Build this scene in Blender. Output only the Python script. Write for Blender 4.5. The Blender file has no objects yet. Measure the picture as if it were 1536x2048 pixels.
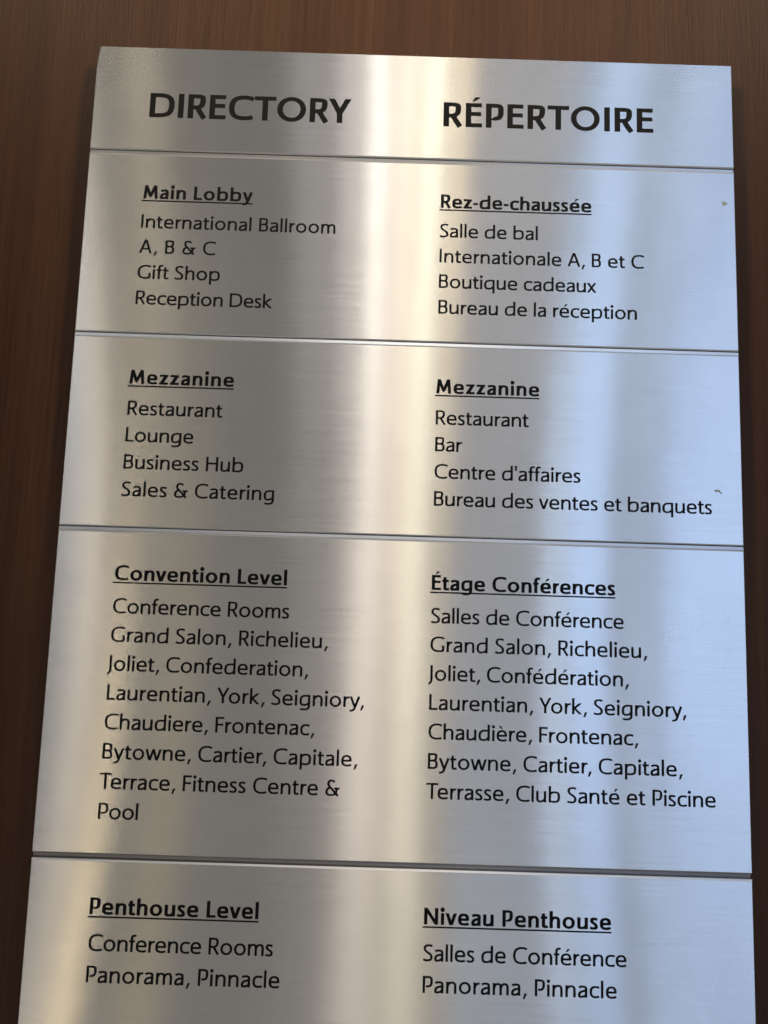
import bpy, bmesh, math, random
import numpy as np
random.seed(7)
scene = bpy.context.scene
COL = scene.collection

# ------------------------------------------------------------------ camera
cam_data = bpy.data.cameras.new("camera")
cam_data.sensor_fit = 'AUTO'; cam_data.sensor_width = 36.0; cam_data.lens = 1600 / 2048 * 36
cam_data.clip_start = 0.01; cam_data.clip_end = 50
cam = bpy.data.objects.new("camera", cam_data); COL.objects.link(cam)
cam.location = (-0.0110041, -0.4644391, -0.3499595)
cam.rotation_euler = (1.6974904, -0.0308204, -0.0048390)
scene.camera = cam

# ------------------------------------------------------------------ room light (dim, even)
world = bpy.data.worlds.new("World"); scene.world = world; world.use_nodes = True
wb = world.node_tree.nodes["Background"]
wb.inputs[0].default_value = (1.0, 0.965, 0.92, 1); wb.inputs[1].default_value = 0.24
scene.view_settings.view_transform = 'Standard'; scene.view_settings.look = 'None'
scene.view_settings.exposure = 0; scene.view_settings.gamma = 1

# ------------------------------------------------------------------ lamps and window of the lobby plus added fill lamps, behind the camera
def lamp(name, loc, size, size_y, radiance, col, aim=(0, 0, -0.3)):
    d = bpy.data.lights.new(name, 'AREA'); d.shape = 'RECTANGLE'; d.size = size; d.size_y = size_y
    d.energy = radiance * math.pi * size * size_y; d.color = col
    o = bpy.data.objects.new(name, d); COL.objects.link(o); o.location = loc
    from mathutils import Vector
    o.rotation_euler = (Vector(loc) - Vector(aim)).to_track_quat('Z', 'Y').to_euler()
    return o
WARM = (1.0, 0.80, 0.52); CREAM = (1.0, 0.88, 0.70); BLUE = (0.42, 0.62, 1.0); PALE = (0.80, 0.86, 1.0)
AIM = (0, 0, -0.3)
for name, loc, w, h, radiance, col in (
    # ceiling downlights, with unseen fill lamps added between them, left to right
    ("ceiling_downlight", (-1.295, -2.20, 1.40), .063, .60, 6.6, (.70, .80, 1.0)),
    ("ceiling_downlight", (-1.235, -2.20, 1.40), .055, .60, 6.6, (1.0, .95, .84)),
    ("ceiling_downlight", (-0.893, -2.20, 1.40), .036, .60, 3.8, (1.0, .86, .58)),
    ("ceiling_fill", (-0.307, -2.20, 1.40), .142, .60, 1.20, (.95, .92, .95)),
    ("ceiling_fill", (-0.175, -2.20, 1.40), .085, .60, 3.3, (1.0, .91, .90)),
    ("ceiling_downlight", (-0.070, -2.20, 1.40), .066, .30, 21.0, (1.0, .98, .92)),
    ("ceiling_fill", (0.028, -2.20, 1.40), .084, .60, 8.6, (1.0, .84, .68)),
    ("ceiling_downlight", (0.127, -2.20, 1.40), .073, .30, 20.0, (1.0, .97, .80)),
    ("ceiling_fill", (0.219, -2.20, 1.40), .085, .60, 6.3, (1.0, .82, .58)),
    ("ceiling_fill", (0.440, -2.20, 1.40), .340, .60, 1.75, (.93, .93, 1.0)),
    # lit walls and wall lamp on the left; added unseen fills for broad reflections
    ("lit_wall", (-1.231, -2.80, -0.30), .050, .60, 1.9, (1.0, .84, .69)),
    ("lit_wall", (-1.180, -2.80, -0.30), .036, .60, 6.0, (1.0, .84, .64)),
    ("wall_lamp", (-1.010, -2.40, -1.50), .030, .60, 15.0, (1.0, .80, .48)),
    ("low_fill", (-0.767, -2.40, -1.50), .145, .60, .7, (1.0, .78, .30)),
    ("centre_fill", (-0.076, -2.80, -0.30), .140, .60, 3.1, (1.0, .82, .70)),
    ("centre_fill", (0.103, -2.80, -0.30), .110, .60, 4.0, (1.0, .89, .66)),
    ("low_fill", (0.440, -2.40, -1.50), .400, .60, 1.3, (.45, .65, 1.0)),
    # the window front on the right, blue daylight, two sashes either side of a mullion
    ("window", (0.690, -2.80, -0.30), .090, 1.20, 2.6, (.55, .72, 1.0)),
    ("window", (0.832, -2.80, -0.30), .154, 1.20, 3.35, (.36, .57, 1.0)),
    ("window_top", (0.800, -2.20, 1.40), .240, .60, 2.9, (.54, .72, 1.0)),
    ("window_top", (1.030, -2.20, 1.40), .150, .60, 4.9, (.48, .67, 1.0)),
    ("window_foot", (0.990, -2.40, -1.50), .154, .60, 3.6, (.39, .60, 1.0)),
    ("window", (1.372, -2.80, -0.30), .432, 1.20, 3.35, (.37, .58, 1.0)),
    ("window_top", (1.376, -2.20, 1.40), .434, .60, 2.0, (.48, .64, 1.0)),
): lamp(name, loc, w, h, radiance, col, AIM)

# two unseen spots either side, added to brighten the wall around the sign's top
def spot(name, loc, aim, power, col, cone, blend, r):
    from mathutils import Vector
    d = bpy.data.lights.new(name, 'SPOT'); d.energy = power; d.color = col; d.spot_size = math.radians(cone); d.spot_blend = blend; d.shadow_soft_size = r
    o = bpy.data.objects.new(name, d); COL.objects.link(o); o.location = loc
    o.rotation_euler = (Vector(loc) - Vector(aim)).to_track_quat('Z', 'Y').to_euler()
spot("wall_fill_spot", (-1.05, -0.95, 1.05), (0.06, 0, 0.12), 165, (1.0, .84, .57), 21, 1.0, .14)
spot("wall_fill_spot", (1.10, -0.95, 1.05), (-0.06, 0, 0.12), 165, (1.0, .84, .57), 21, 1.0, .14)

# ------------------------------------------------------------------ materials
def mat(name):
    m = bpy.data.materials.new(name); m.use_nodes = True
    nt = m.node_tree; nt.nodes.clear(); return m, nt, nt.nodes, nt.links
def N(nt, t, **kw):
    n = nt.nodes.new(t)
    for k, v in kw.items(): setattr(n, k, v)
    return n
def noise_uv(nt, src, sx, sy, sz, scale=1.0, detail=4.0, rough=0.6):
    mp = N(nt, 'ShaderNodeMapping'); mp.inputs['Scale'].default_value = (sx, sy, sz)
    no = N(nt, 'ShaderNodeTexNoise'); no.inputs['Scale'].default_value = scale
    no.inputs['Detail'].default_value = detail; no.inputs['Roughness'].default_value = rough
    nt.links.new(src, mp.inputs['Vector']); nt.links.new(mp.outputs[0], no.inputs['Vector'])
    return no
def rng(nt, src, a, b, c, d):
    r = N(nt, 'ShaderNodeMapRange'); nt.links.new(src, r.inputs[0])
    for i, x in enumerate((a, b, c, d)): r.inputs[i + 1].default_value = x
    return r.outputs[0]
def math_(nt, op, a, b=None):
    m = N(nt, 'ShaderNodeMath', operation=op)
    for i, x in enumerate((a, b)):
        if x is None: continue
        if isinstance(x, (int, float)): m.inputs[i].default_value = x
        else: nt.links.new(x, m.inputs[i])
    return m.outputs[0]

def brushed_steel(name, rough, aniso, base, grain=1.0):
    m, nt, nd, lk = mat(name)
    out = N(nt, 'ShaderNodeOutputMaterial')
    geo = N(nt, 'ShaderNodeNewGeometry')
    pos = geo.outputs['Position']
    fine = noise_uv(nt, pos, 12, 9, 1100, 1, 3, .7)       # single hairlines
    mid = noise_uv(nt, pos, 26, 9, 420, 1, 3, .6)        # short bundles of hairlines
    broad = noise_uv(nt, pos, 3, 3, 26, 1, 2, .5)
    # the hairlines tip the surface a little from side to side
    a = math_(nt, 'MULTIPLY', math_(nt, 'SUBTRACT', mid.outputs['Fac'], .5), 0.0082 * grain)
    b = math_(nt, 'MULTIPLY', math_(nt, 'SUBTRACT', fine.outputs['Fac'], .5), 0.0085 * grain)
    c = math_(nt, 'MULTIPLY', math_(nt, 'SUBTRACT', broad.outputs['Fac'], .5), 0.004 * grain)
    s = math_(nt, 'ADD', math_(nt, 'ADD', a, b), c)
    cx = N(nt, 'ShaderNodeCombineXYZ'); lk.new(s, cx.inputs[0])
    va = N(nt, 'ShaderNodeVectorMath', operation='ADD'); lk.new(geo.outputs['Normal'], va.inputs[0]); lk.new(cx.outputs[0], va.inputs[1])
    vn = N(nt, 'ShaderNodeVectorMath', operation='NORMALIZE'); lk.new(va.outputs[0], vn.inputs[0])
    gl = N(nt, 'ShaderNodeBsdfAnisotropic')
    gl.inputs['Roughness'].default_value = rough; gl.inputs['Anisotropy'].default_value = aniso
    uv = N(nt, 'ShaderNodeTangent', direction_type='UV_MAP', uv_map='UVMap'); lk.new(uv.outputs[0], gl.inputs['Tangent'])
    lk.new(vn.outputs[0], gl.inputs['Normal'])
    tone = math_(nt, 'ADD', math_(nt, 'MULTIPLY', rng(nt, fine.outputs['Fac'], .3, .7, -1, 1), .024 * grain),
                 math_(nt, 'ADD', 1.0, math_(nt, 'MULTIPLY', rng(nt, mid.outputs['Fac'], .3, .7, -1, 1), .015 * grain)))
    wipe = noise_uv(nt, pos, 14, 14, 9, 1, 5, .65)
    tone = math_(nt, 'ADD', tone, rng(nt, wipe.outputs['Fac'], .3, .7, -.05, .05))
    mx = N(nt, 'ShaderNodeVectorMath', operation='SCALE'); mx.inputs[0].default_value = base; lk.new(tone, mx.inputs['Scale'])
    lk.new(mx.outputs[0], gl.inputs['Color'])
    lk.new(gl.outputs[0], out.inputs['Surface'])
    return m
STEEL = brushed_steel("brushed_steel", 0.264, 0.82, (.76, .74, .71))
EDGE = brushed_steel("cut_steel_edge", 0.42, 0.3, (.72, .70, .67), .3)
RAIL = brushed_steel("rail_aluminium", 0.34, 0.25, (.62, .64, .67), .5)

def simple(name, col, rough, spec=.5, metal=0.):
    m, nt, nd, lk = mat(name)
    out = N(nt, 'ShaderNodeOutputMaterial'); p = N(nt, 'ShaderNodeBsdfPrincipled')
    p.inputs['Base Color'].default_value = (*col, 1); p.inputs['Roughness'].default_value = rough
    p.inputs['Specular IOR Level'].default_value = spec; p.inputs['Metallic'].default_value = metal
    lk.new(p.outputs[0], out.inputs[0]); return m, p, nt
INK, _p, _nt = simple("black_vinyl", (.0022, .002, .002), .55, .12)
LINEINK, _p, _nt = simple("black_rule", (.004, .004, .004), .55, .12)
DIRT, _p, _nt = simple("dried_glue", (.27, .28, .22), .7, .3)
BACK, _p, _nt = simple("dark_backing", (.012, .011, .010), .6, .3)

def wood():
    m, nt, nd, lk = mat("walnut_veneer")
    out = N(nt, 'ShaderNodeOutputMaterial'); p = N(nt, 'ShaderNodeBsdfPrincipled')
    geo = N(nt, 'ShaderNodeNewGeometry'); pos = geo.outputs['Position']
    warp = noise_uv(nt, pos, 6, 6, 1.2, 1, 2, .5)
    wv = N(nt, 'ShaderNodeVectorMath', operation='SCALE'); wv.inputs['Scale'].default_value = .012
    lk.new(warp.outputs['Color'], wv.inputs[0])
    ad = N(nt, 'ShaderNodeVectorMath', operation='ADD'); lk.new(pos, ad.inputs[0]); lk.new(wv.outputs[0], ad.inputs[1])
    q = ad.outputs[0]
    wide = noise_uv(nt, q, 42, 42, 1.6, 1, 4, .6)
    streak = noise_uv(nt, q, 260, 260, 5, 1, 5, .65)
    pore = noise_uv(nt, q, 900, 900, 34, 1, 3, .6)
    cr = N(nt, 'ShaderNodeValToRGB')
    mixv = math_(nt, 'ADD', math_(nt, 'MULTIPLY', wide.outputs['Fac'], .55), math_(nt, 'MULTIPLY', streak.outputs['Fac'], .45))
    lk.new(rng(nt, mixv, .32, .68, 0, 1), cr.inputs[0])
    e = cr.color_ramp.elements
    e[0].position = 0; e[0].color = (.034, .0135, .0066, 1); e[1].position = 1; e[1].color = (.068, .0295, .0142, 1)
    k = e.new(.5); k.color = (.049, .0205, .0098, 1)
    dark = rng(nt, pore.outputs['Fac'], .56, .70, 1.0, .72)
    mx = N(nt, 'ShaderNodeVectorMath', operation='SCALE'); lk.new(cr.outputs[0], mx.inputs[0]); lk.new(dark, mx.inputs['Scale'])
    lk.new(mx.outputs[0], p.inputs['Base Color'])
    lk.new(rng(nt, streak.outputs['Fac'], .3, .7, .36, .52), p.inputs['Roughness'])
    p.inputs['Specular IOR Level'].default_value = .13
    bm = N(nt, 'ShaderNodeBump'); bm.inputs['Strength'].default_value = .45; bm.inputs['Distance'].default_value = .0004
    h = math_(nt, 'ADD', math_(nt, 'MULTIPLY', pore.outputs['Fac'], 1.0), math_(nt, 'MULTIPLY', streak.outputs['Fac'], .8))
    lk.new(h, bm.inputs['Height']); lk.new(bm.outputs[0], p.inputs['Normal'])
    lk.new(p.outputs[0], out.inputs[0]); return m
WOOD = wood()

# ------------------------------------------------------------------ mesh helpers
def link_mesh(name, verts, faces, materials, parent=None, uv=True, face_mats=None, smooth=False):
    me = bpy.data.meshes.new(name); me.from_pydata(verts, [], faces); me.update()
    for m in materials: me.materials.append(m)
    if face_mats:
        for i, k in enumerate(face_mats): me.polygons[i].material_index = k
    if uv:
        l = me.uv_layers.new(name='UVMap')
        for lp in me.loops:
            co = me.vertices[lp.vertex_index].co
            l.data[lp.index].uv = (co.x + .002 * co.y, co.z + co.y)
    if smooth: me.shade_smooth()
    o = bpy.data.objects.new(name, me); COL.objects.link(o)
    if parent: o.parent = parent
    return o
def tag(o, label=None, cat=None, group=None, kind=None):
    for k, v in (('label', label), ('category', cat), ('group', group), ('kind', kind)):
        if v: o[k] = v
    return o

# ------------------------------------------------------------------ the wall
GAP = .0095
wall = link_mesh("wall", [(-1.6, 0, -1.5), (1.6, 0, -1.5), (1.6, 0, 1.4), (-1.6, 0, 1.4), (-1.6, .03, -1.5), (1.6, .03, -1.5), (1.6, .03, 1.4), (-1.6, .03, 1.4)],
                 [(0, 1, 2, 3), (5, 4, 7, 6), (1, 5, 6, 2), (4, 0, 3, 7), (3, 2, 6, 7), (4, 5, 1, 0)], [WOOD])
wall.location = (0, GAP, 0)
tag(wall, kind='structure')

# ------------------------------------------------------------------ the sign: five steel plates on a backing, with rails in the gaps
sign = bpy.data.objects.new("directory_sign", None); COL.objects.link(sign); sign.location = (0, GAP, -.72)
sign.empty_display_size = .05
tag(sign, "large brushed steel hotel directory board in English and French on a dark wood wall", "sign")
def put(o):  # positions are written in wall coordinates
    o.location = (o.location[0], o.location[1] - GAP, o.location[2] + .72); return o

W = 0.2
DIV = [(-.0704, .0027), (-.1881, .0029), (-.3055, .0027), (-.4882, .0031)]   # gap centres and heights
tops = [0.0] + [z - g / 2 for z, g in DIV]; bots = [z + g / 2 for z, g in DIV] + [-.70]
TH = .003; BV = .00055
def plate(name, z1, z0, first=False, top_bevel=1.0):
    """a plate with bevelled rim; the first one has a slightly pinched top left corner"""
    if first:
        left = [(-W, z0), (-W, z1 - .020), (-W + .0002, z1 - .0135), (-W + .0006, z1 - .0075), (-W + .0012, z1 - .0030), (-W + .0017, z1)]
    else: left = [(-W, z0), (-W, z1)]
    ring = [(W, z0)] + left + [(W, z1)]                    # clockwise seen from the front
    cx, cz = 0, (z0 + z1) / 2
    n = len(ring); verts = []; 
    def inset(k, d):
        x, z = ring[k]
        return (x + (d if x < 0 else -d), z + (d if z - z0 < d * .5 else (-d * top_bevel if z1 - z < d * .5 else 0)))
    for k in range(n): x, z = inset(k, BV); verts.append((x, 0, z))        # front face ring
    for k in range(n): verts.append((ring[k][0], BV, ring[k][1]))
    for k in range(n): verts.append((ring[k][0], TH, ring[k][1]))
    faces = [tuple(range(n))[::-1], tuple(range(2 * n, 3 * n))]; fm = [0, 1]
    for k in range(n):
        j = (k + 1) % n
        faces.append((k, j, n + j, n + k)); fm.append(1)
        faces.append((n + k, n + j, 2 * n + j, 2 * n + k)); fm.append(1)
    o = link_mesh(name, verts, faces, [STEEL, EDGE], sign, face_mats=fm)
    me = o.data; bm = bmesh.new(); bm.from_mesh(me); bmesh.ops.recalc_face_normals(bm, faces=bm.faces); bm.to_mesh(me); bm.free()
    return put(o)
names = ["header_panel", "panel", "panel", "panel", "panel"]
plabels = ["steel header plate with the large title words", "steel plate listing the lobby floor", "steel plate listing the mezzanine floor",
           "tall steel plate listing the convention floor", "steel plate listing the penthouse floor"]
panels = []
for i in range(5):
    o = plate(names[i], tops[i], bots[i], i == 0, (.8, 1.9, 1.0, 1.4, 1.8)[i]); o['label'] = plabels[i]; panels.append(o)

def box(name, x0, x1, y0, y1, z0, z1, m, parent=None):
    v = [(x, y, z) for x in (x0, x1) for y in (y0, y1) for z in (z0, z1)]
    f = [(0, 1, 3, 2), (4, 6, 7, 5), (0, 4, 5, 1), (2, 3, 7, 6), (0, 2, 6, 4), (1, 5, 7, 3)]
    o = link_mesh(name, v, f, [m], parent)
    bm = bmesh.new(); bm.from_mesh(o.data); bmesh.ops.recalc_face_normals(bm, faces=bm.faces); bm.to_mesh(o.data); bm.free()
    return o
put(box("backing", -W + .006, W - .006, TH + .0002, GAP - .0003, -.698, -.003, BACK, sign))
RAIL_SHADED = brushed_steel("shaded_rail", 0.34, 0.25, (.30, .29, .29), .5)  # rail aluminium again, with the shade of the gap put into its colour
RAIL_HALF_SHADED = brushed_steel("half_shaded_rail", 0.34, 0.25, (.50, .49, .48), .5)  # same rail metal, milder shade mixed into the colour
def rail(z, g, lead, tilt, m=RAIL, x0=-W + .0002, x1=W - .0002):
    """extruded strip filling a gap: dark slot above, face, lower lip"""
    top, bot = z + g / 2 - .00002, z - g / 2 + .00002
    prof = [(TH - .0001, top), (.0017, top - .0001), (lead + tilt, top - g * .26), (lead - tilt, bot + g * .10), (.0016, bot + .0001), (TH - .0001, bot)]
    if lead < .001: prof[4:] = [(lead + .0001, bot), (TH - .0001, bot - .0)]
    v = [(x, y, zz) for x in (x0, x1) for y, zz in prof]; n = len(prof)
    f = [(k, k + 1, n + k + 1, n + k) for k in range(n - 1)] + [tuple(range(n)), tuple(range(n, 2 * n))[::-1], (n - 1, 0, n, 2 * n - 1)]
    o = link_mesh("divider_rail", v, f, [m], sign)
    bm = bmesh.new(); bm.from_mesh(o.data); bmesh.ops.recalc_face_normals(bm, faces=bm.faces); bm.to_mesh(o.data); bm.free()
    return put(o)
rail(*DIV[0], .0011, -.0002, RAIL_HALF_SHADED)
rail(*DIV[1], .0005, .0001)
rail(*DIV[2], .0005, .0001)
rail(*DIV[3], .0023, -.0002, RAIL_SHADED)

# ---------- humanist sans drawn as pen strokes (units: cap height 700) ----------
def bez(p0,p1,p2,p3,n=14):
    t=np.linspace(0,1,n+1)[1:,None]
    p0,p1,p2,p3=map(np.array,(p0,p1,p2,p3))
    return (1-t)**3*p0+3*(1-t)**2*t*p1+3*(1-t)*t*t*p2+t**3*p3
def path(*seg):
    """first item: start point; then 2-tuples (line to) or 6-tuples (cubic to)"""
    pts=[np.array(seg[0],float)[None]]
    for s in seg[1:]:
        if len(s)==2: pts.append(np.array(s,float)[None])
        else: pts.append(bez(pts[-1][-1],s[0:2],s[2:4],s[4:6]))
    return np.concatenate(pts)
def ov(cx,cy,rx,ry,k=.57):
    return path((cx+rx,cy),(cx+rx,cy+ry*k,cx+rx*k,cy+ry,cx,cy+ry),(cx-rx*k,cy+ry,cx-rx,cy+ry*k,cx-rx,cy),
                (cx-rx,cy-ry*k,cx-rx*k,cy-ry,cx,cy-ry),(cx+rx*k,cy-ry,cx+rx,cy-ry*k,cx+rx,cy))
def make(V,H,wf=1.0):
    v,h=V/2,H/2; CAP,X,ASC,DE,o=700,490,724,-205,9
    G={}
    def g(ch,w,l,r,*st): G[ch]=(w,l,r,st)   # ink width, bearings, strokes: path or (path, scale0, scale1) or ('poly',pts)
    S=62-v*.3; Rn=34; Dg=8
    W=lambda x:x*wf
    def stem(x,y0,y1): return ('poly',[(x,y0),(x+V,y0),(x+V,y1),(x,y1)])
    def bar(x0,x1,y): return ('poly',[(x0,y),(x1,y),(x1,y+H),(x0,y+H)])
    def arch(x,w,X=X,foot=0): # x left of stem, w ink width
        return path((x+v*1.1,X*.60),(x+v*1.5,X*.80,x+w*.33,X-h+o,x+w*.56,X-h+o),(x+w-v-w*.12,X-h+o,x+w-v,X*.84,x+w-v,X*.62),(x+w-v,foot))
    # --- capitals
    w=W(600); g('A',w,Dg,Dg,path((v*.9,0),(w/2-v*.15,CAP)),path((w-v*1.05,0),(w/2+v*.15,CAP)),bar(w*.22,w*.78,CAP*.27),)
    w=W(438); g('B',w,S+8,Rn,stem(0,0,CAP),path((v,CAP-h),(w*.5,CAP-h),(w*.82,CAP-h,w-v-22,CAP*.90,w-v-22,CAP*.765),(w-v-22,CAP*.62,w*.75,CAP*.535,w*.5,CAP*.53),(v,CAP*.53)),
        path((w*.5,CAP*.53),(w*.8,CAP*.53,w-v,CAP*.44,w-v,CAP*.29),(w-v,CAP*.12,w*.8,h,w*.48,h),(v,h)))
    w=W(590); C=path((w,CAP-h-42),(w*.90,CAP-h-8,w*.78,CAP-h+o,w*.66,CAP-h+o),(w*.26,CAP-h+o,v,CAP*.80,v,CAP*.49),(v,CAP*.19,w*.26,h-o,w*.64,h-o),(w*.78,h-o,w*.90,h+4,w*.985,h+34))
    g('C',w,Rn+6,14,C)
    w=W(600); g('D',w,S+8,Rn,stem(0,0,CAP),path((v,CAP-h),(w*.36,CAP-h),(w*.78,CAP-h,w-v,CAP*.80,w-v,CAP*.51),(w-v,CAP*.20,w*.76,h,w*.34,h),(v,h)))
    w=W(400); E=[stem(0,0,CAP),bar(V*.5,w-12,CAP-H),bar(V*.5,w-26,CAP*.47),bar(V*.5,w,0)]
    g('E',w,S+8,24,*E)
    w=W(380); g('F',w,S+8,14,stem(0,0,CAP),bar(V*.5,w,CAP-H),bar(V*.5,w-28,CAP*.45))
    w=W(620); g('G',w,Rn+6,S-10,path((w-10,CAP-h-44),(w*.86,CAP-h-8,w*.76,CAP-h+o,w*.65,CAP-h+o),(w*.26,CAP-h+o,v,CAP*.80,v,CAP*.49),(v,CAP*.17,w*.26,h-o,w*.62,h-o),(w*.78,h-o,w*.90,h+12,w-v,h+30)),
        ('poly',[(w-V,h+10),(w,h+16),(w,CAP*.42),(w-V,CAP*.42)]))
    w=W(555); g('H',w,S+8,S+8,stem(0,0,CAP),stem(w-V,0,CAP),bar(V*.5,w-V*.5,CAP*.48))
    g('I',V,S+12,S+12,stem(0,0,CAP))
    w=V+95; g('J',w,-70,S+8,path((w-v,CAP),(w-v,60),(w-v,-55,w-v-30,-95,8,-145)))
    w=W(375); g('L',w,S+8,6,stem(0,0,CAP),bar(V*.5,w,0))
    w=W(660); g('M',w,34,S,path((v*1.05,0),(v*1.6+20,CAP)),path((w-v*.95,0),(w-v*1.5-16,CAP)),
        path((v*1.5+24,CAP-10),(w*.5,120)),path((w-v*1.5-22,CAP-10),(w*.5,120)),('poly',[(w*.5-v*.8,150),(w*.5-v*.45,60),(w*.5+v*.45,60),(w*.5+v*.8,150)]))
    w=W(580); g('N',w,S+8,S+8,stem(0,0,CAP),stem(w-V,0,CAP),path((v*.9,CAP),(w-v*.9,0)))
    w=W(700); g('O',w,Rn+6,Rn+6,ov(w/2,CAP/2,w/2-v,CAP/2-h+o))
    w=W(430); g('P',w,S+8,20,stem(0,0,CAP),path((v,CAP-h),(w*.48,CAP-h),(w*.82,CAP-h,w-v,CAP*.88,w-v,CAP*.70),(w-v,CAP*.50,w*.80,CAP*.385,w*.52,CAP*.385),(w*.44,CAP*.385,w*.40,CAP*.388,V+36,CAP*.40)))
    w=W(465); g('R',w,S+8,4,stem(0,0,CAP),path((v,CAP-h),(w*.42,CAP-h),(w*.76,CAP-h,w-v-44,CAP*.89,w-v-44,CAP*.735),(w-v-44,CAP*.58,w*.70,CAP*.46,w*.42,CAP*.455),(v,CAP*.455)),
        path((w*.40,CAP*.46),(w*.52,CAP*.44,w*.56,CAP*.36,w*.64,CAP*.26),(w-v*.9,0)))
    w=W(400); g('S',w,26,26,path((w-28,CAP-h-34),(w*.82,CAP-h-4,w*.72,CAP-h+o,w*.58,CAP-h+o),(w*.26,CAP-h+o,v+6,CAP*.88,v+6,CAP*.76),(v+6,CAP*.50,w-v,CAP*.52,w-v,CAP*.235),(w-v,CAP*.09,w*.70,h-o,w*.38,h-o),(w*.24,h-o,w*.12,h,6,h+36)))
    w=W(525); g('T',w,-4,-4,stem(w/2-v,0,CAP),bar(0,w,CAP-H))
    w=W(530); g('Y',w,-6,-6,path((v*.95,CAP),(w/2,CAP*.40)),path((w-v*.95,CAP),(w/2,CAP*.40)),stem(w/2-v,0,CAP*.44))
    # --- small letters
    w=W(392)
    g('a',w,32,S-6,path((42,X-h-30),(w*.24,X-h,w*.38,X-h+o,w*.50,X-h+o),(w*.86,X-h+o,w-v,X*.84,w-v,X*.62),(w-v,0)),
        path((w-v,X*.58),(w*.60,X*.575,v,X*.52,v,X*.245),(v,X*.06,w*.18,h-o,w*.34,h-o),(w*.56,h-o,w*.74,X*.14,w-v,X*.26)))
    w=W(500)
    bl=lambda x0,x1:path((x0,X*.52),)
    g('b',w,S,Rn,stem(0,0,ASC),path((v*1.0,X*.66),(w*.20,X*.90,w*.38,X-h+o,w*.56,X-h+o),(w*.84,X-h+o,w-v,X*.78,w-v,X*.51),(w-v,X*.20,w*.82,h-o,w*.50,h-o),(w*.36,h-o,w*.18,h,v,h+18)))
    w=W(405); g('c',w,Rn,4,path((w,X-h-28),(w*.90,X-h,w*.78,X-h+o,w*.66,X-h+o),(w*.26,X-h+o,v,X*.78,v,X*.49),(v,X*.19,w*.28,h-o,w*.64,h-o),(w*.78,h-o,w*.90,h+4,w*.99,h+26)))
    w=W(500); g('d',w,Rn,S,stem(w-V,0,ASC),path((w-v,X-h-8),(w*.84,X-h+6,w*.74,X-h+o,w*.62,X-h+o),(w*.24,X-h+o,v,X*.78,v,X*.47),(v,X*.18,w*.18,h-o,w*.40,h-o),(w*.60,h-o,w*.78,X*.12,w-v,X*.32)))
    w=W(458); e=[path((v,X*.53-h*.3),(w-v*.9,X*.53-h*.3)),path((w-v*.98,X*.53-h*.9),(w-v*.9,X*.82,w*.76,X-h+o,w*.53,X-h+o),(w*.22,X-h+o,v,X*.78,v,X*.48),(v,X*.18,w*.26,h-o,w*.60,h-o),(w*.74,h-o,w*.86,h+4,w*.955,h+34))]
    g('e',w,Rn,Rn-4,*e)
    w=W(300); g('f',w,0,-34,path((w,ASC-h-12),(w*.92,ASC-h+2,w*.88,ASC-h+6,w*.80,ASC-h+6),(w*.44,ASC-h+6,w*.42,ASC*.88,w*.42,ASC*.74),(w*.42,0)),bar(6,w*.84,X-H))
    w=W(480); g('g',w,Rn,S,path((w-v,X),(w-v,20),(w-v,-120,w*.74,DE+h,w*.42,DE+h),(w*.28,DE+h,w*.2,DE+h+4,w*.1,DE+h+24)),
        path((w-v,X-h-4),(w*.84,X-h+6,w*.74,X-h+o,w*.62,X-h+o),(w*.24,X-h+o,v,X*.78,v,X*.49),(v,X*.20,w*.18,h-o+4,w*.40,h-o+4),(w*.60,h-o+4,w*.78,X*.14,w-v,X*.32)))
    w=W(440); g('h',w,S,S-4,stem(0,0,ASC),arch(0,w))
    dot=lambda cx,cy,r:('poly',[(cx+r*math.cos(a),cy+r*math.sin(a)) for a in np.linspace(0,2*math.pi,16,endpoint=False)])
    dr=v*1.28+4
    g('i',V,S,S,stem(0,0,X),dot(v,X+148,dr))
    w=W(440); g('k',w,S,-2,stem(0,0,ASC),path((w-v*1.5,X),(V*.9,X*.53)),path((V*.95,X*.56),(w-v*1.15,0)))
    g('l',V,S,S,stem(0,0,ASC))
    w1=W(395); w=W(395)*2-V
    g('m',w,S,S-4,stem(0,0,X),arch(0,w1),arch(w1-V,w1))
    w=W(440); g('n',w,S,S-4,stem(0,0,X),arch(0,w))
    w=W(510); g('o',w,Rn,Rn,ov(w/2,X/2,w/2-v,X/2-h+o))
    w=W(500); g('p',w,S,Rn,stem(0,DE,X),path((v*1.0,X*.66),(w*.20,X*.90,w*.38,X-h+o,w*.56,X-h+o),(w*.84,X-h+o,w-v,X*.78,w-v,X*.51),(w-v,X*.20,w*.82,h-o,w*.50,h-o),(w*.36,h-o,w*.18,h,v,h+18)))
    w=W(500); g('q',w,Rn,S,stem(w-V,DE,X),path((w-v,X-h-8),(w*.84,X-h+6,w*.74,X-h+o,w*.62,X-h+o),(w*.24,X-h+o,v,X*.78,v,X*.47),(v,X*.18,w*.18,h-o,w*.40,h-o),(w*.60,h-o,w*.78,X*.12,w-v,X*.32)))
    w=W(272); g('r',w,S,-14,stem(0,0,X),path((v*1.1,X*.55),(v*1.7,X*.84,w*.50,X-h+4,w-6,X-h-2)))
    w=W(320); g('s',w,24,22,path((w-28,X-h-24),(w*.80,X-h-2,w*.70,X-h+o,w*.56,X-h+o),(w*.26,X-h+o,v+4,X*.90,v+4,X*.745),(v+4,X*.50,w-v,X*.53,w-v,X*.245),(w-v,X*.09,w*.68,h-o,w*.40,h-o),(w*.26,h-o,w*.14,h,6,h+26)))
    w=W(305); g('t',w,2,-2,path((w*.40,X+120),(w*.40,X*.32),(w*.40,X*.10,w*.46,h-o*.6,w*.70,h-o*.6),(w*.82,h-o*.6,w*.90,h,w-4,h+12)),bar(8,w*.93,X-H),)
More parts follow.
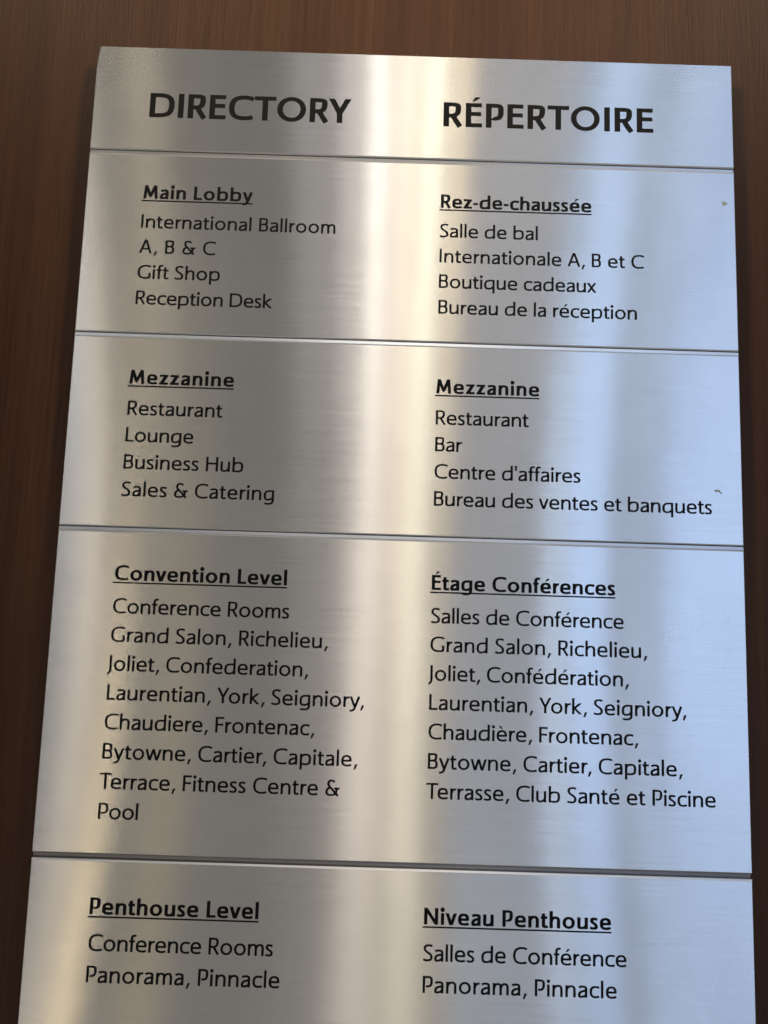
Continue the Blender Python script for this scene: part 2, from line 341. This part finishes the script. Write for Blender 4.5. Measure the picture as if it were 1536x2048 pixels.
    w=W(440); g('u',w,S-4,S,stem(w-V,0,X),path((v,X),(v,X*.36),(v,X*.16,w*.16,h-o,w*.38,h-o),(w*.58,h-o,w*.76,X*.14,w-v,X*.34)))
    w=W(445); g('v',w,-4,-4,path((v*.9,X),(w/2-v*.1,0)),path((w-v*.85,X),(w/2+v*.1,0)))
    w=W(700); g('w',w,-4,-4,path((v*.9,X),(w*.27,0)),path((w*.5-v*.05,X),(w*.29,0)),path((w*.5+v*.05,X),(w*.71,0)),path((w-v*.85,X),(w*.73,0)))
    w=W(440); g('x',w,-2,-2,path((v*1.0,X),(w-v*1.05,0)),path((w-v*1.05,X),(v*1.0,0)))
    w=W(460); g('y',w,-4,-4,path((v*.9,X),(w*.52,0)),path((w-v*.85,X),(w*.50,-20),(w*.43,-130,w*.30,DE+h+14,10,DE+h-2)))
    w=W(385); g('z',w,22,22,bar(6,w-4,X-H),bar(0,w,0),('poly',[(0,H*.4),(V*1.25,H*.4),(w-4,X-H*.4),(w-4-V*1.25,X-H*.4)]))
    # --- accents and marks
    def acc(x,y,d,s=1): # small tapering accent
        return ('poly',[(x-d*20,y),(x+d*58,y+138*s),(x+d*(58+v*1.9),y+122*s),(x+d*20+d*10,y-4)] if d>0 else [(x+20,y),(x-58,y+138*s),(x-(58+v*1.9),y+122*s),(x-30,y-4)])
    we=W(458)
    g('é',we,Rn,Rn-4,*e,acc(we*.52,X+64,1)); g('è',we,Rn,Rn-4,*e,acc(we*.54,X+64,-1))
    w=W(400); g('É',w,S+8,24,*E,acc(w*.44,CAP+48,1,.95))
    g(',',150,44,26,('poly',[(66,100),(66+V*1.05,100),(V*.72,-130),(0,-130)]))
    g('-',W(215),26,26,bar(0,W(215),X*.40))
    g("'",V*1.02,36,36,('poly',[(0,ASC),(V*1.02,ASC),(V*.84,ASC-245),(V*.18,ASC-245)]))
    w=640; g('&',w,Rn+4,8,path((400,CAP-h-62),(380,CAP-h-12,330,CAP-h+o,268,CAP-h+o),(180,CAP-h+o,128,CAP-70,128,CAP*.76),(128,CAP*.62,190,CAP*.55,262,CAP*.47),(w-v*1.3,0)),
        path((250,CAP*.53),(130,CAP*.49,v,CAP*.40,v,CAP*.24),(v,CAP*.08,120,h-o,240,h-o),(400,h-o,500,CAP*.14,500,CAP*.33),(500,CAP*.50-h*.2)),bar(390,640,CAP*.52-H))
    SPACE=235
    return G,SPACE,(V,H)
def outline(st,V,H):
    """closed polygon(s) of a stroke"""
    if isinstance(st,tuple): return [np.array(st[1],float)]
    p=st
    keep=[0]+[i for i in range(1,len(p)) if np.hypot(*(p[i]-p[i-1]))>1e-6]; p=p[keep]
    out=[]
    # union handled by the field: each segment is a quad plus elliptical joint
    d=np.diff(p,axis=0); L=np.hypot(d[:,0],d[:,1])[:,None]; d=d/L
    def hw(t): # half width for direction t
        return np.sqrt((V*t[1])**2+(H*t[0])**2)/2
    tang=np.vstack([d[:1],(d[:-1]+d[1:]),d[-1:]]); tang/=np.maximum(np.hypot(tang[:,0],tang[:,1])[:,None],1e-9)
    closed=np.hypot(*(p[0]-p[-1]))<1
    if closed:
        t=d[0]+d[-1];t/=np.hypot(*t);tang[0]=tang[-1]=t
    # split at sharp corners
    runs=[];a=0
    for i in range(1,len(p)-1):
        if d[i-1]@d[i]<.82: runs.append((a,i));a=i
    runs.append((a,len(p)-1))
    for a,b in runs:
        q=p[a:b+1];t=tang[a:b+1].copy()
        if a>0:t[0]=d[a]
        if b<len(p)-1:t[-1]=d[b-1]
        # flat stems end square to the baseline
        n=np.stack([-t[:,1],t[:,0]],1);w=np.array([hw(x) for x in t])[:,None]
        if b-a==1 and abs(t[0][1])>.5 and abs(t[0][0])>.02: # diagonal: cut horizontally
            ww=w/abs(t[0][1]); n=np.array([[-1.,0],[-1.,0]])*np.sign(t[0][1]); w=ww
        Lf=q+n*w;Rt=q-n*w
        if closed and len(runs)==1: out.append(('ring',Lf,Rt))
        else: out.append(np.vstack([Lf,Rt[::-1]]))
    return out
def inside(poly,X,Y):
    c=np.zeros(X.shape,bool);n=len(poly)
    for i in range(n):
        x0,y0=poly[i];x1,y1=poly[(i+1)%n]
        if y0==y1: continue
        m=((y0>Y)!=(y1>Y))&(X<(x1-x0)*(Y-y0)/(y1-y0)+x0);c^=m
    return c
def sdist(poly,X,Y):
    D=np.full(X.shape,1e9);n=len(poly)
    for i in range(n):
        a=poly[i];b=poly[(i+1)%n];e=b-a;l=e@e
        if l<1e-9: continue
        t=np.clip(((X-a[0])*e[0]+(Y-a[1])*e[1])/l,0,1)
        D=np.minimum(D,(X-a[0]-t*e[0])**2+(Y-a[1]-t*e[1])**2)
    D=np.sqrt(D);return np.where(inside(poly,X,Y),-D,D)
def field(strokes,V,H,X,Y):
    F=np.full(X.shape,1e9)
    for st in strokes:
        for o in outline(st,V,H):
            if isinstance(o,tuple):
                a=sdist(o[1],X,Y);b=sdist(o[2],X,Y)
                A=abs(area(o[1]));B=abs(area(o[2]))
                f=np.maximum(a,-b) if A>B else np.maximum(b,-a)
            else: f=sdist(o,X,Y)
            F=np.minimum(F,f)
    return F
def area(p): x,y=p[:,0],p[:,1];return .5*np.sum(x*np.roll(y,-1)-y*np.roll(x,-1))
def contours(F,x,y):
    """marching squares, zero level, linked loops (inside on the left)"""
    ny,nx=F.shape;seg={}
    def pt(i0,j0,i1,j1):
        a,b=F[j0,i0],F[j1,i1];t=a/(a-b);return (x[i0]+t*(x[i1]-x[i0]),y[j0]+t*(y[j1]-y[j0]))
    ins=F<0;code=ins[:-1,:-1]*1+ins[:-1,1:]*2+ins[1:,1:]*4+ins[1:,:-1]*8
    js,is_=np.nonzero((code>0)&(code<15));P={}
    tab={1:[(3,0)],2:[(0,1)],3:[(3,1)],4:[(1,2)],5:[(3,2),(1,0)],6:[(0,2)],7:[(3,2)],8:[(2,3)],9:[(2,0)],10:[(0,3),(2,1)],11:[(2,1)],12:[(1,3)],13:[(1,0)],14:[(0,3)]}
    for j,i in zip(js,is_):
        key={0:('h',i,j),1:('v',i+1,j),2:('h',i,j+1),3:('v',i,j)}
        for a,b in tab[int(code[j,i])]:
            seg[key[a]]=key[b]
    def pos(k):
        t,i,j=k
        return pt(i,j,i+1,j) if t=='h' else pt(i,j,i,j+1)
    loops=[]
    while seg:
        s,n=seg.popitem();L=[s]
        while n!=s and n in seg: L.append(n);n=seg.pop(n)
        loops.append(np.array([pos(k) for k in L]))
    return loops
def simplify(p,tol):
    """closed Douglas-Peucker"""
    n=len(p);i0=0;i1=int(np.argmax(np.hypot(*(p-p[0]).T)))
    def dp(a,b):
        if b-a<2: return []
        q=P[a:b+1];d=q[-1]-q[0];L=np.hypot(*d)
        dist=np.abs(d[0]*(q[:,1]-q[0,1])-d[1]*(q[:,0]-q[0,0]))/max(L,1e-9) if L>1e-9 else np.hypot(*(q-q[0]).T)
        k=int(np.argmax(dist))
        if dist[k]<tol: return []
        return dp(a,a+k)+[a+k]+dp(a+k,b)
    P=np.vstack([p,p[:1]])
    idx=[0]+dp(0,i1)+[i1]+dp(i1,n)
    return P[idx]
def glyph_loops(strokes,V,H,step=9,tol=1.1):
    allp=[]
    for st in strokes:
        for o in outline(st,V,H):
            allp.append(np.vstack(o[1:]) if isinstance(o,tuple) else o)
    A=np.vstack(allp);x0,y0=A.min(0)-2.3*step;x1,y1=A.max(0)+2.3*step
    x=np.arange(x0,x1+step,step);y=np.arange(y0,y1+step,step);X,Y=np.meshgrid(x,y)
    F=field(strokes,V,H,X,Y);F[F==0]=1e-3
    return [simplify(l,tol) for l in contours(F,x,y) if abs(area(l))>60]

# ------------------------------------------------------------------ lettering (cut vinyl on the plates)
FONTS = {'r': make(109, 84, 1.04), 'h': make(150, 106, 1.09), 't': make(152, 112, 1.12)}
CACHE = {}
KERN = {('T','e'): -70, ('Y','o'): -60, ('P','a'): -14, ('T','O'): -18, ('r',','): -46, ('y',','): -46, ('F','r'): -16, ('L','a'): -6,
        ('C','T'): 4, ('O','R'): 0, ('R','Y'): -14, ('R','T'): -10, ('A',','): -10, ('L','e'): -8, ('a','v'): -4, ("'",'a'): -12}
def loops_of(f, ch):
    if (f, ch) not in CACHE:
        G, sp, (V, H) = FONTS[f]; CACHE[(f, ch)] = glyph_loops(G[ch][3], V, H)
    return CACHE[(f, ch)]
def lettering(name, panel, f, text, x0, x1, z, cap, label=None):
    """x0..x1 is where the ink starts and ends, z the baseline"""
    G, sp, _ = FONTS[f]; s = cap / 700; xs = []; x = 0; prev = None; last = 0
    for ch in text:
        if ch == ' ': x += sp; prev = None; xs.append(None); continue
        w, l, r, st = G[ch]; x += KERN.get((prev, ch), 0); x += l; xs.append(x); last = x + w; x += w + r; prev = ch
    first = next(q for q in xs if q is not None)
    track = ((x1 - x0) / s - (last - first)) / max(1, len(text) - 1)
    cu = bpy.data.curves.new(name, 'CURVE'); cu.dimensions = '2D'; cu.fill_mode = 'BOTH'; cu.extrude = .00006
    for i, (ch, gx) in enumerate(zip(text, xs)):
        if gx is None: continue
        ox = gx - first + track * i
        for lp in loops_of(f, ch):
            sl = cu.splines.new('POLY'); sl.points.add(len(lp) - 1); sl.use_cyclic_u = True
            co = np.zeros((len(lp), 4), np.float32); co[:, 0] = x0 + (lp[:, 0] + ox) * s; co[:, 1] = lp[:, 1] * s; co[:, 3] = 1
            sl.points.foreach_set('co', co.ravel())
    tmp = bpy.data.objects.new(name + '_curve', cu); COL.objects.link(tmp)
    bpy.context.view_layer.update()
    me = bpy.data.meshes.new_from_object(tmp.evaluated_get(bpy.context.evaluated_depsgraph_get()))
    bpy.data.objects.remove(tmp); bpy.data.curves.remove(cu)
    me.materials.clear(); me.materials.append(INK); me.name = name
    o = bpy.data.objects.new(name, me); COL.objects.link(o); o.parent = panel
    o.rotation_euler = (math.pi / 2, 0, 0); o.location = (0, -.00007, z)
    if label: o['label'] = label
    print('track', f, text, round(track, 1))
    return o
def rule(panel, x0, x1, z, th=.0008):
    o = box("underline", x0, x1, -.00012, -.00001, z - th / 2, z + th / 2, LINEINK, panel); return o
CAPB, CAPT = .00862, .0161
LX, RX, LEAD = -.1647, .01845, .01625
lettering("title", panels[0], 't', "DIRECTORY", -.16465, -.03913, -.0472, CAPT, "large black title reading DIRECTORY")
lettering("title", panels[0], 't', "RÉPERTOIRE", .0189, .15003, -.0472, CAPT, "large black title reading RÉPERTOIRE")
BLOCKS = [
 (1, -.1011, -.12015, "Main Lobby", -.16462, -.0974, [("International Ballroom", -.0457), ("A, B & C", -.11833), ("Gift Shop", -.11474), ("Reception Desk", -.08213)],
   "Rez-de-chaussée", .01856, .11116, [("Salle de bal", .07837), ("Internationale A, B et C", .14319), ("Boutique cadeaux", .1141), ("Bureau de la réception", .13871)]),
 (2, -.2184, -.2374, "Mezzanine", -.16489, -.10261, [("Restaurant", -.10832), ("Lounge", -.12468), ("Business Hub", -.09426), ("Sales & Catering", -.07529)],
   "Mezzanine", .01833, .0798, [("Restaurant", .07376), ("Bar", .03446), ("Centre d'affaires", .10448), ("Bureau des ventes et banquets", .18163)]),
 (3, -.3353, -.3543, "Convention Level", -.16499, -.06544, [("Conference Rooms", -.06332), ("Grand Salon, Richelieu,", -.04058), ("Joliet, Confederation,", -.05122),
   ("Laurentian, York, Seigniory,", -.01879), ("Chaudiere, Frontenac,", -.04632), ("Bytowne, Cartier, Capitale,", -.02142), ("Terrace, Fitness Centre &", -.03068), ("Pool", -.14246)],
   "Étage Conférences", .01836, .12452, [("Salles de Conférence", .12936), ("Grand Salon, Richelieu,", .14249), ("Joliet, Confédération,", .13181),
   ("Laurentian, York, Seigniory,", .16439), ("Chaudière, Frontenac,", .13696), ("Bytowne, Cartier, Capitale,", .16173), ("Terrasse, Club Santé et Piscine", .1803)]),
 (4, -.5183, -.5373, "Penthouse Level", -.16546, -.07263, [("Conference Rooms", -.06385), ("Panorama, Pinnacle", -.05952)],
   "Niveau Penthouse", .01837, .12123, [("Salles de Conférence", .12961), ("Panorama, Pinnacle", .12415)])]
for k, zh, zb, hl, hl0, hl1, left, hr, hr0, hr1, right in BLOCKS:
    P = panels[k]
    for (h, a, b, X, rows) in ((hl, hl0, hl1, LX, left), (hr, hr0, hr1, RX, right)):
        lettering("heading", P, 'h', h, a, b, zh, CAPB * 1.0, "bold black underlined heading reading " + h)
        rule(P, a - .0008, b + .0002, zh - .0014, .0008)
        for i, (t, xe) in enumerate(rows):
            xa = X - .0009 if t[0] == 'J' else X - .0006 if t[0] == 'T' else X
            lettering("text_line", P, 'r', t, xa, xe, zb - LEAD * i, CAPB)

# small flecks of dried glue near the right edge
def fleck(panel, x, z, pts):
    v = [(x + a, -.00001, z + b) for a, b in pts] + [(x + a * .8, -.0002, z + b * .8) for a, b in pts]; n = len(pts)
    f = [tuple(range(n, 2 * n))] + [(k, (k + 1) % n, n + (k + 1) % n, n + k) for k in range(n)]
    o = link_mesh("glue_fleck", v, f, [DIRT], panel)
    bm = bmesh.new(); bm.from_mesh(o.data); bmesh.ops.recalc_face_normals(bm, faces=bm.faces); bm.to_mesh(o.data); bm.free()
fleck(panels[1], .1936, -.0925, [(-.0019, .0010), (-.0010, .0014), (-.0002, .0012), (.0004, .0005), (.0012, .0006), (.0019, -.0001), (.0009, -.0006), (.0003, -.0012), (-.0007, -.0014), (-.0017, -.0011), (-.0013, -.0002)])
fleck(panels[2], .1855, -.2725, [(-.0023, .0002), (-.0015, .0012), (-.0008, .0009), (.0003, .0012), (.0012, .0004), (.0023, -.0010), (.0025, -.0018), (.0017, -.0012), (.0008, -.0004), (-.0002, .0001), (-.0012, -.0005)])
